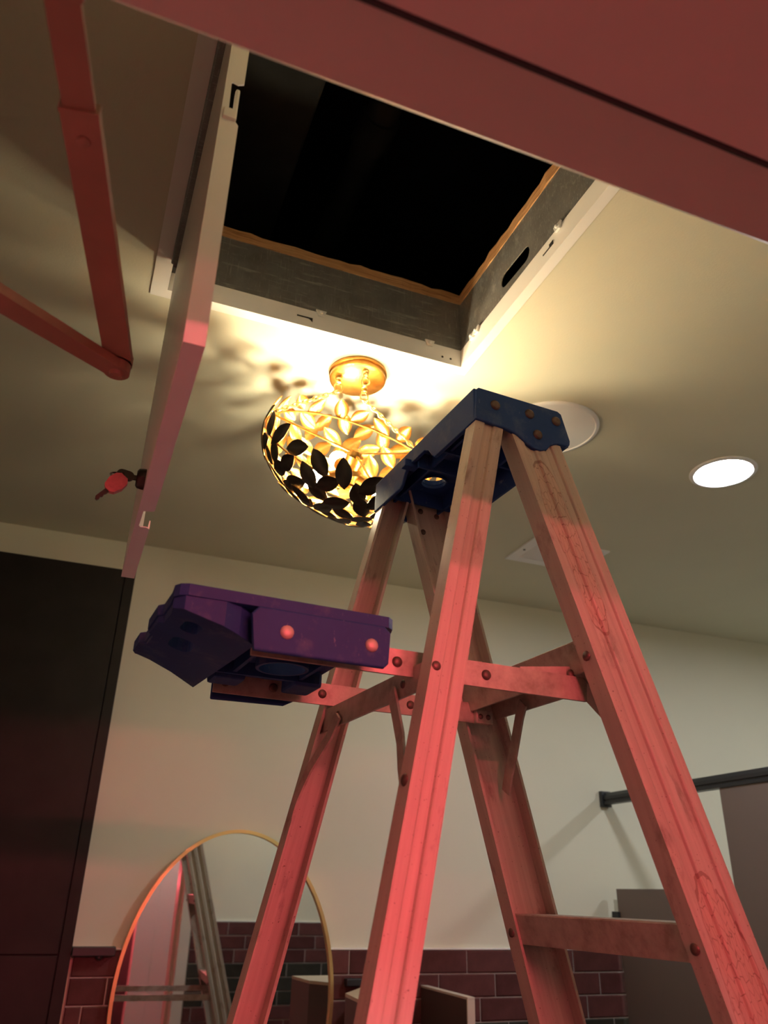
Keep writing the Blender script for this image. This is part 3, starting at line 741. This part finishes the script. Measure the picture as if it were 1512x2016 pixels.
ma.lathe([(0, -.005), (.0125, -.005), (.0125, .005), (0, .005)], (J.x, J.y, AZ-.0095), 20)
ma.build('main_arm', M['closer'], dc)
MB().lathe([(0, -.0185), (.006, -.018), (.0075, -.0145)], (J.x, J.y, AZ), 16).build('elbow_pin', M['closer'], dc, True)
MB().bbox((SH.x-.022, .318, AZ-.016), (SH.x+.022, .332, AZ+.020), .002).build('frame_shoe', M['closer'], dc)
bd = MB().bbox((-.345, .43, AZ-.09), (-.2855, .72, AZ-.028), .005); bd.lathe([(.012, 0), (.012, .022)], (-.305, .545, AZ-.03), 14); bd.build('closer_body', M['closer'], dc)
MB().box((-.315, .533, AZ-.0145), (-.255, .557, AZ-.0045)).build('arm_end', M['closer'], dc)

# ================================================================ CEILING FITTINGS
sp = thing('ceiling_speaker', 'round white ceiling speaker half hidden behind the ladder cap', 'speaker', (.927, 1.351, CE))
MB().lathe([(.118, 0), (.118, -.003), (.115, -.006), (.110, -.0065), (.108, -.004)], (.927, 1.351, CE), 56).build('bezel', M['trim_white'], sp, True)
MB().lathe([(.108, -.004), (.06, -.0055), (0, -.006)], (.927, 1.351, CE), 56).build('grille', M['speaker'], sp, True)
for k, (x, y, lab) in enumerate([(1.451, 1.352, 'round recessed downlight shining white on the right of the ceiling'), (2.75, 1.45, 'round recessed downlight over the stalls beyond the right edge'), (.70, -.55, 'added fill downlight, unseen in the corridor behind the camera')]):  # last one is an added fill lamp for the pier and lower ladder
    dn = thing('downlight', lab, 'downlight', (x, y, CE), 'recessed downlights')
    MB().lathe([(.083, 0), (.083, -.0025), (.080, -.005), (.072, -.0055), (.068, -.002), (.066, 0)], (x, y, CE), 48).build('trim_ring', M['trim_white'], dn, True)
    MB().lathe([(.0675, -.0022), (.03, -.003), (0, -.003)], (x, y, CE), 40).build('lens', M['lens'], dn, True)
vx0, vx1, vy0, vy1 = 1.225, 1.50, 1.900, 2.088
vn = thing('air_vent', 'white louvred air vent in the ceiling behind the ladder', 'vent', ((vx0+vx1)/2, (vy0+vy1)/2, CE))
b = MB().plate(corners(vx0, vx1, vy0, vy1), [corners(vx0+.034, vx1-.034, vy0+.034, vy1-.034)], CE-.005, CE-.0003, XY); b.build('frame', M['trim_white'], vn)
MB().box((vx0+.034, vy0+.034, CE-.0012), (vx1-.034, vy1-.034, CE-.0003)).build('backing', M['rubber'], vn)
for i in range(9):
    y = vy0+.041+i*.0133; b = MB().add([(vx0+.034, y, CE-.0015), (vx1-.034, y, CE-.0015), (vx1-.034, y+.009, CE-.0055), (vx0+.034, y+.009, CE-.0055), (vx0+.034, y, CE-.0005), (vx1-.034, y, CE-.0005), (vx1-.034, y+.009, CE-.0045), (vx0+.034, y+.009, CE-.0045)],
                    [(0,1,2,3),(7,6,5,4),(0,4,5,1),(1,5,6,2),(2,6,7,3),(3,7,4,0)]); b.build('slat', M['speaker'], vn)
MB().lathe([(.004, 0), (.003, -.002), (0, -.0025)], (vx0+.017, (vy0+vy1)/2, CE-.005), 10).build('screw', M['rubber'], vn)

# ================================================================ FAR WALL FITTINGS
# oval mirror
mx, mz, ra, rb_ = .518, Z(-.272), .297, .427
mr = thing('wall_mirror', 'oval wall mirror in a thin brass frame', 'mirror', (mx, D, mz-rb_))
b = MB().plate([(mx+(ra-.004)*math.cos(a), mz+(rb_-.004)*math.sin(a)) for a in [2*math.pi*i/96 for i in range(96)]], [], D-.024, D-.018, XZ); b.build('glass', M['mirror'], mr)
ring = MB(); n = 96
for i in range(n):
    a = 2*math.pi*i/n; ca, sa = math.cos(a), math.sin(a)
    for (r, y) in ((-.006, -.013), (-.006, -.034), (.0035, -.034), (.0035, -.013)): ring.v.append((mx+(ra+r)*ca, D+y, mz+(rb_+r)*sa))
for i in range(n):
    j = (i+1) % n; ring.f += [(4*i+k, 4*i+(k+1) % 4, 4*j+(k+1) % 4, 4*j+k) for k in range(4)]; ring.mi += [0]*4
ring.build('frame', M['brass'], mr, True)
b = MB().plate(circ(mx, mz, ra*.8, 40, rb_*.8), [], D-.018, D-.0125, XZ); b.build('backing', M['rubber'], mr)
# tall dark cabinet at the left
cf = 2.443
cb = thing('tall_cabinet', 'tall dark brown cabinet standing against the far wall at left', 'cabinet', (-.42, 2.46, 0))
MB().box((-.995, cf+.012, 0), (.1045, D-.0005, Z(.893))).build('carcass', M['cabinet'], cb)
MB().bbox((.076, cf-.002, 0), (.1055, cf+.0125, Z(.894)), .0012).build('stile', M['cabinet'], cb)
MB().bbox((-.993, cf, Z(-.157)), (.0735, cf+.0115, Z(.894)), .0015).build('door', M['cabinet'], cb)
MB().bbox((-.993, cf, .06), (.0735, cf+.0115, Z(-.1605)), .0015).build('door', M['cabinet'], cb)
# little black ledge
lg = thing('wall_ledge', 'small black ledge on the wall between dark cabinet and mirror', 'shelf', (.16, D-.03, Z(-.163)))
MB().bbox((.1065, D-.046, Z(-.161)), (.2135, D-.0125, Z(-.140)), .002).build('ledge', M['black'], lg)
MB().lathe([(.009, 0), (.009, -.006), (.006, -.010), (0, -.011)], (.176, D-.030, Z(-.160)), 14).build('knob', M['black'], lg)
# stall partitions and head rail
PXF = 1.81
hr = thing('head_rail', 'black head rail running from the far wall above the stall', 'rail', (PXF, D, Z(.30)))
prf = [(-.014, .300), (.014, .300), (.014, .330), (.009, .338), (-.006, .338), (-.014, .326), (-.014, .316), (-.011, .314), (-.011, .311), (-.014, .309)]
MB().plate(prf, [], .3005+.02, D-.002, lambda x, z, d: (PXF+x, d, Z(z))).build('rail', M['black'], hr)
MB().bbox((PXF-.020, D-.016, Z(.292)), (PXF+.020, D-.0005, Z(.345)), .002).build('wall_bracket', M['black'], hr)
MB().bbox((PXF-.020, YB+.0005, Z(.292)), (PXF+.020, YB+.022, Z(.345)), .002).build('wall_bracket', M['black'], hr)
b = MB().bbox((PXF-.0115, 1.20, .22), (PXF+.0115, 1.905, Z(.2995)), .0015)
tag(b.build('stall_pilaster', M['partition']), 'taupe stall panel reaching up to the black head rail', 'partition')
st = thing('stall_door', 'low taupe stall panel bracketed to the far wall below the head rail', 'partition', (PXF, 2.2, .22))
MB().bbox((PXF-.011, 1.915, .22), (PXF+.011, 2.443, Z(.032)), .0015).build('panel', M['partition'], st)
MB().bbox((PXF-.020, 2.432, Z(-.060)), (PXF-.0112, D-.0120, Z(-.036)), .002).build('wall_bracket', M['black'], st)
b = MB().bbox((PXF-.0115, YB+.06, .22), (PXF+.0115, 1.192, Z(.2995)), .0015)
tag(b.build('stall_pilaster', M['partition']), 'taupe stall panel next to the doorway, beyond the right edge', 'partition')
# small screen and boxed ledge right of the mirror
sn = thing('privacy_screen', 'small brown screen with pale edges standing out from the tiled wall', 'screen', (1.105, 2.32, Z(-.95)))
MB().box((1.0955, 2.172, Z(-.945)), (1.1155, D-.0125, Z(-.2455))).build('panel', M['box_brown'], sn)
b = MB().bbox((1.0945, 2.166, Z(-.2455)), (1.1165, D-.0125, Z(-.2395)), .001); b.bbox((1.0945, 2.166, Z(-.945)), (1.1165, 2.172, Z(-.2455)), .001)
b.build('edge_band', M['partition_edge'], sn)
bx = thing('wall_box', 'brown box with tan top fixed beside the mirror', 'box', (.88, 2.3, Z(-.62)))
fp = [(.787, 2.140), (.799, 2.290), (.925, D-.0125), (.955, D-.0125), (.905, 2.140)]
MB().plate(fp, [], Z(-.62), Z(-.2462), XY).build('body', M['box_brown'], bx)
MB().plate(fp, [], Z(-.246), Z(-.238), XY).build('top', M['box_tan'], bx)
b = MB().bbox((.855, D-.038, Z(-.2375)), (.905, D-.0125, Z(-.2195)), .002); b.build('clip', M['black'], bx)

# ================================================================ RED LIGHT in the corridor
for i, (z, x0, x1) in enumerate(((.68, .0, 1.6), (.44, .0, 1.6), (.05, .0, 1.6))):
    rt = thing('red_tube_light', ['highest', 'middle', 'lowest'][i]+' red tube light on the corridor wall behind the camera', 'tube light', ((x0+x1)/2, CY0, Z(z)), 'red tube lights')
    MB().tube([(x0, CY0+.05, Z(z)), (x1, CY0+.05, Z(z))], .016, 12).build('tube', M['redtube' if i < 2 else 'redtube_dim'], rt, True)
    b = MB()
    for x in (x0+.02, x1-.02): b.bbox((x-.02, CY0+.0005, Z(z)-.02), (x+.02, CY0+.034, Z(z)+.02), .003)
    b.build('holder', M['black'], rt)
for o in (cp, so, *[c for c in so.children if c.name.startswith('shelf_skirt')]):
    w = o.modifiers.new('weld', 'WELD'); w.merge_threshold = .00005
    bv = o.modifiers.new('bevel', 'BEVEL'); bv.width = .0022; bv.segments = 3; bv.limit_method = 'ANGLE'; bv.angle_limit = math.radians(50); bv.harden_normals = False
for o in bpy.data.objects:
    if '_org' in o.keys(): del o['_org']
